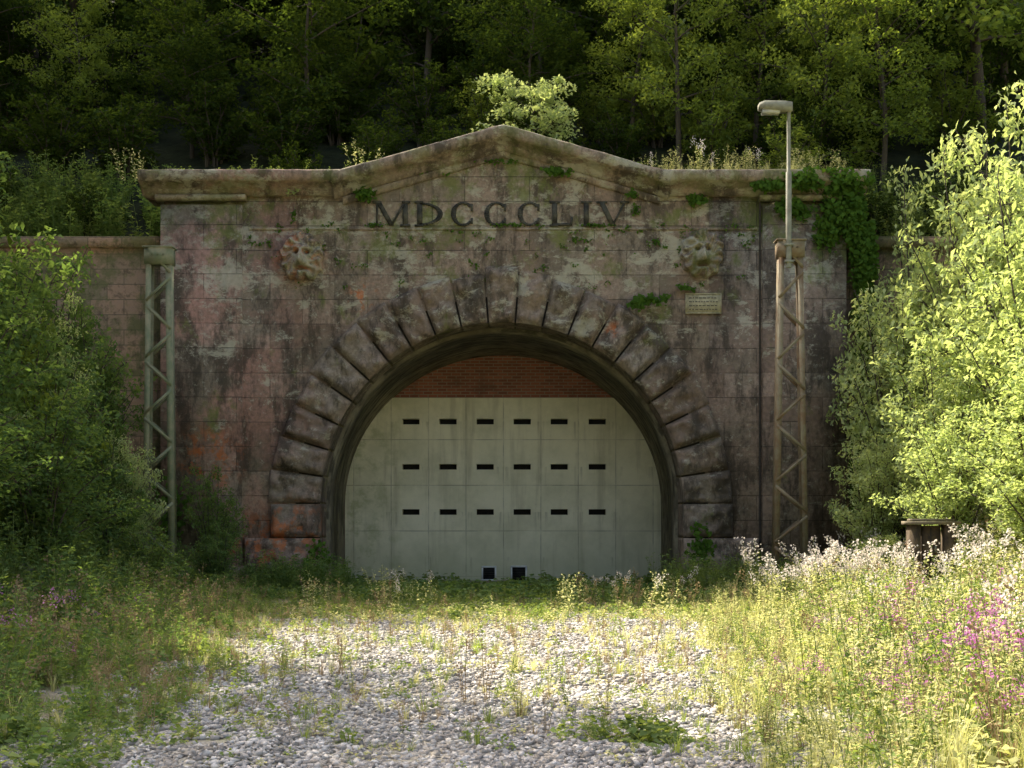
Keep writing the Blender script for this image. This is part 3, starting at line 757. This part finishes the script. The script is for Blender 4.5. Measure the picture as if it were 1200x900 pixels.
scatter(u,'fluff',pts(55,4.3,6.6,-9,-6.5),.8,1.35)
scatter(u,'pink',pts(70,1.5,8,-19,-12,'R',off=.8,cond=infr),.7,1.05)
scatter(u,'pink',pts(60,2.0,5,-22,-18,'R',off=.5,cond=infr),.6,.9)
scatter(u,'herbg',pts(480,1.2,10,-23,-3,'R',cond=infr),.5,1.1)
scatter(u,'grassg',pts(500,1,10,-23,-3,'R',off=-.3,cond=infr),.6,1.1)
scatter(u,'grassd',pts(240,1,9,-22,-6,'R',cond=infr),.7,1.3)
scatter(u,'dryh',pts(80,1,9,-22,-6,'R',cond=infr),.7,1.3)
obj('meadow_herbs',u.mesh('meadow_herbs'))
u=Acc()
scatter(u,'herbd',pts(600,-10,-2,-22,-1,'L',grow=.24,lo=.22,cond=infr),.6,1.6)
scatter(u,'herbg',pts(380,-9,-2,-22,-2,'L',grow=.22,lo=.25,cond=infr),.5,1.3)
scatter(u,'grassg',pts(800,-9,-1.5,-23,-2,'L',grow=.2,lo=.35,cond=infr),.45,1.0)
scatter(u,'grassy',pts(320,-7,-1.5,-21,-6,'L',grow=.2,lo=.35,cond=infr),.45,1.0)
scatter(u,'pink',pts(12,-7,-3,-18,-5,'L',off=1.2,cond=infr),.8,1.2)
scatter(u,'dryh',pts(260,-7,-1.5,-20,-5,'L',grow=.2,cond=infr),.6,1.3)
scatter(u,'grassd',pts(330,-7,-1.5,-20,-5,'L',grow=.2,cond=infr),.6,1.2)
scatter(u,'low',pts(480,-9,-1,-23,-2,'L',lo=.4,off=-.8,cond=infr),.4,1.1)
scatter(u,'lowd',pts(350,-9,-2,-23,-2,'L',cond=infr),.8,1.4)
obj('undergrowth',u.mesh('undergrowth'))
u=Acc()
novent=lambda x,y:not(-1.3<x<.75)
scatter(u,'low',pts(600,-6.2,6.4,-5,-.3),.6,1.1); scatter(u,'low',pts(360,-4.2,3.8,-.3,3.9,cond=novent),.6,1.35); scatter(u,'low',pts(60,-4.2,3.8,-.3,3.2),.3,.6); scatter(u,'lowd',pts(350,-6,6,-5,-.3),.6,1.2)
scatter(u,'low',pts(400,-4,4.4,-9.5,-5),.4,.8); scatter(u,'lowy',pts(200,-3.6,4.4,-10.,-7),.4,.8); scatter(u,'grassg',pts(500,-5,6,-9.5,-1),.25,.55)
scatter(u,'herbd',pts(150,-6,-3.6,-3,-.4),.6,1.1); scatter(u,'herbg',pts(200,3.2,6.6,-4,-.4),.6,1.1)
scatter(u,'fluff',pts(8,-3,4.5,-8,-5,cond=novent),.5,.8); scatter(u,'dryh',pts(30,-4,4.5,-9,-5,cond=novent),.5,.9)
scatter(u,'herby',pts(34,-4,4.5,-9,-5,cond=novent),.4,.85)
scatter(u,'grassd',pts(50,-4,4.5,-10,-4),.5,.8)
obj('tunnel_mouth_weeds',u.mesh('tunnel_mouth_weeds'))
u=Acc()
scatter(u,'low',pts(230,-3.6,3,-22,-9),.2,.55); scatter(u,'lowy',pts(180,-3.6,3,-22,-9),.25,.55); scatter(u,'grassg',pts(240,-3.8,3,-22,-9),.2,.55); scatter(u,'herby',pts(90,-3.2,3,-21,-9),.2,.5); scatter(u,'dryh',pts(90,-3.6,3,-21,-9),.25,.7)
scatter(u,'herbg',pts(50,-3.,3,-21,-9),.2,.45)
scatter(u,'grassd',pts(150,-3.6,3,-21,-9),.25,.6)
scatter(u,'low',pts(16,.3,1.2,-21.1,-20.5),.5,.85); scatter(u,'herbg',pts(5,.4,1.1,-21.1,-20.5),.3,.45); scatter(u,'grassy',pts(120,-1.5,3,-20,-10),.2,.5)
obj('gravel_weeds',u.mesh('gravel_weeds'))
u=Acc()
D=np.random.default_rng
scatter(u,'herby',[(x,y,9.73) for x,y in zip(D(1).uniform(2.9,8,60),D(2).uniform(0.,1.,60))],.35,.95)
scatter(u,'grassy',[(x,y,9.73) for x,y in zip(D(3).uniform(3.2,8,60),D(4).uniform(-.2,1.,60))],.3,.8)
scatter(u,'fluff',[(x,.6,9.73) for x in (3.4,4.5,4.8,5.9)],.6,.9)
scatter(u,'herby',[(x,.6,9.73) for x in (-3.7,-3.4,-3.5,-9.3,-8.9,-9.0)],.6,1.1)
scatter(u,'herbg',[(x,.5,9.71) for x in (-3.9,-3.5,-3.3,-6.2,-6.0,-4.9)],.4,.8)
scatter(u,'grassg',[(x,.3,9.71) for x in D(6).uniform(-8.4,-3.9,50)],.2,.5)
scatter(u,'low',[(x,.1,9.71) for x in D(8).uniform(-8.4,-3.9,35)],.3,.7)
scatter(u,'herbd',pts(220,-14,-8.4,1.1,2.9),.6,1.4); scatter(u,'herbg',pts(120,-14,-8.4,1.1,2.9),.6,1.4); scatter(u,'herbg',pts(220,8,14,1.1,2.9),.6,1.4); scatter(u,'herbd',pts(240,-8,8,1.2,3.0),.5,1.)
obj('cornice_weeds',u.mesh('cornice_weeds'))

# ---------------------------------------------------------------- gravel
N=80000
yy=-23.5+15.5*rng.random(N)**1.5; xx=rng.uniform(-4.6,4.2,N)
w=np.array([nz(x,y,.8,4)+.6*nz(x,y,2.5,6) for x,y in zip(xx,yy)])
keep=(np.abs(xx+.3)+w*1.8+rng.random(N)*1.3<3.5+.03*(yy+23)); xx,yy=xx[keep],yy[keep]; N=len(xx)
cube=np.array([[-1,-1,-1],[1,-1,-1],[1,1,-1],[-1,1,-1],[-1,-1,1],[1,-1,1],[1,1,1],[-1,1,1]],float)*.5
V=cube[None]*(1+0*xx[:,None,None])+rng.normal(size=(N,8,3))*.18
q=nrmz(rng.normal(size=(N,4))); qw,qx,qy,qz=q.T
Rm=np.stack([1-2*(qy*qy+qz*qz),2*(qx*qy-qz*qw),2*(qx*qz+qy*qw),2*(qx*qy+qz*qw),1-2*(qx*qx+qz*qz),2*(qy*qz-qx*qw),2*(qx*qz-qy*qw),2*(qy*qz+qx*qw),1-2*(qx*qx+qy*qy)],1).reshape(N,3,3)
V=np.einsum('nij,nkj->nki',Rm,V)*np.array([1,1,.7])
sz=.016+.028*rng.random(N)**2
zz=np.array([gz(x,y) for x,y in zip(xx,yy)])+sz*.15
V=V*sz[:,None,None]+np.stack([xx,yy,zz],1)[:,None,:]
F=(BOXF[None]+(np.arange(N)*8)[:,None,None]).reshape(-1,4)
a=Acc(); a.add(V.reshape(-1,3),F,'gravel',np.repeat(rng.random(N)**1.5,6)); obj('gravel',a.mesh('gravel'))

# ---------------------------------------------------------------- light, sky, camera
EL,AZ=R(47),R(42)
tr=Vector((math.sin(AZ)*math.cos(EL),-math.cos(AZ)*math.cos(EL),-math.sin(EL)))
sd=bpy.data.lights.new('sun','SUN'); sd.energy=11.; sd.angle=R(.5); sd.color=(1,.93,.78)
so=bpy.data.objects.new('sun',sd); COL.objects.link(so); so.rotation_euler=tr.to_track_quat('-Z','Y').to_euler(); so.location=(-20,30,50)
w=bpy.data.worlds.new('World'); sc.world=w; w.use_nodes=True; nt=w.node_tree; bg=nt.nodes['Background']
sk=nt.nodes.new('ShaderNodeTexSky'); sk.sky_type='NISHITA'; sk.sun_disc=False; sk.sun_elevation=EL; sk.sun_rotation=-AZ; sk.dust_density=7.; sk.ozone_density=.2
nt.links.new(sk.outputs[0],bg.inputs[0]); bg.inputs[1].default_value=.38
sc.view_settings.view_transform='Standard'; sc.view_settings.look='None'; sc.view_settings.exposure=0
cd=bpy.data.cameras.new('camera'); cd.lens=45; cd.sensor_width=36; cd.shift_y=160/1200; cd.clip_end=1000
co=bpy.data.objects.new('camera',cd); COL.objects.link(co); co.location=(0,-30,1.6); co.rotation_euler=(R(90),0,0); sc.camera=co
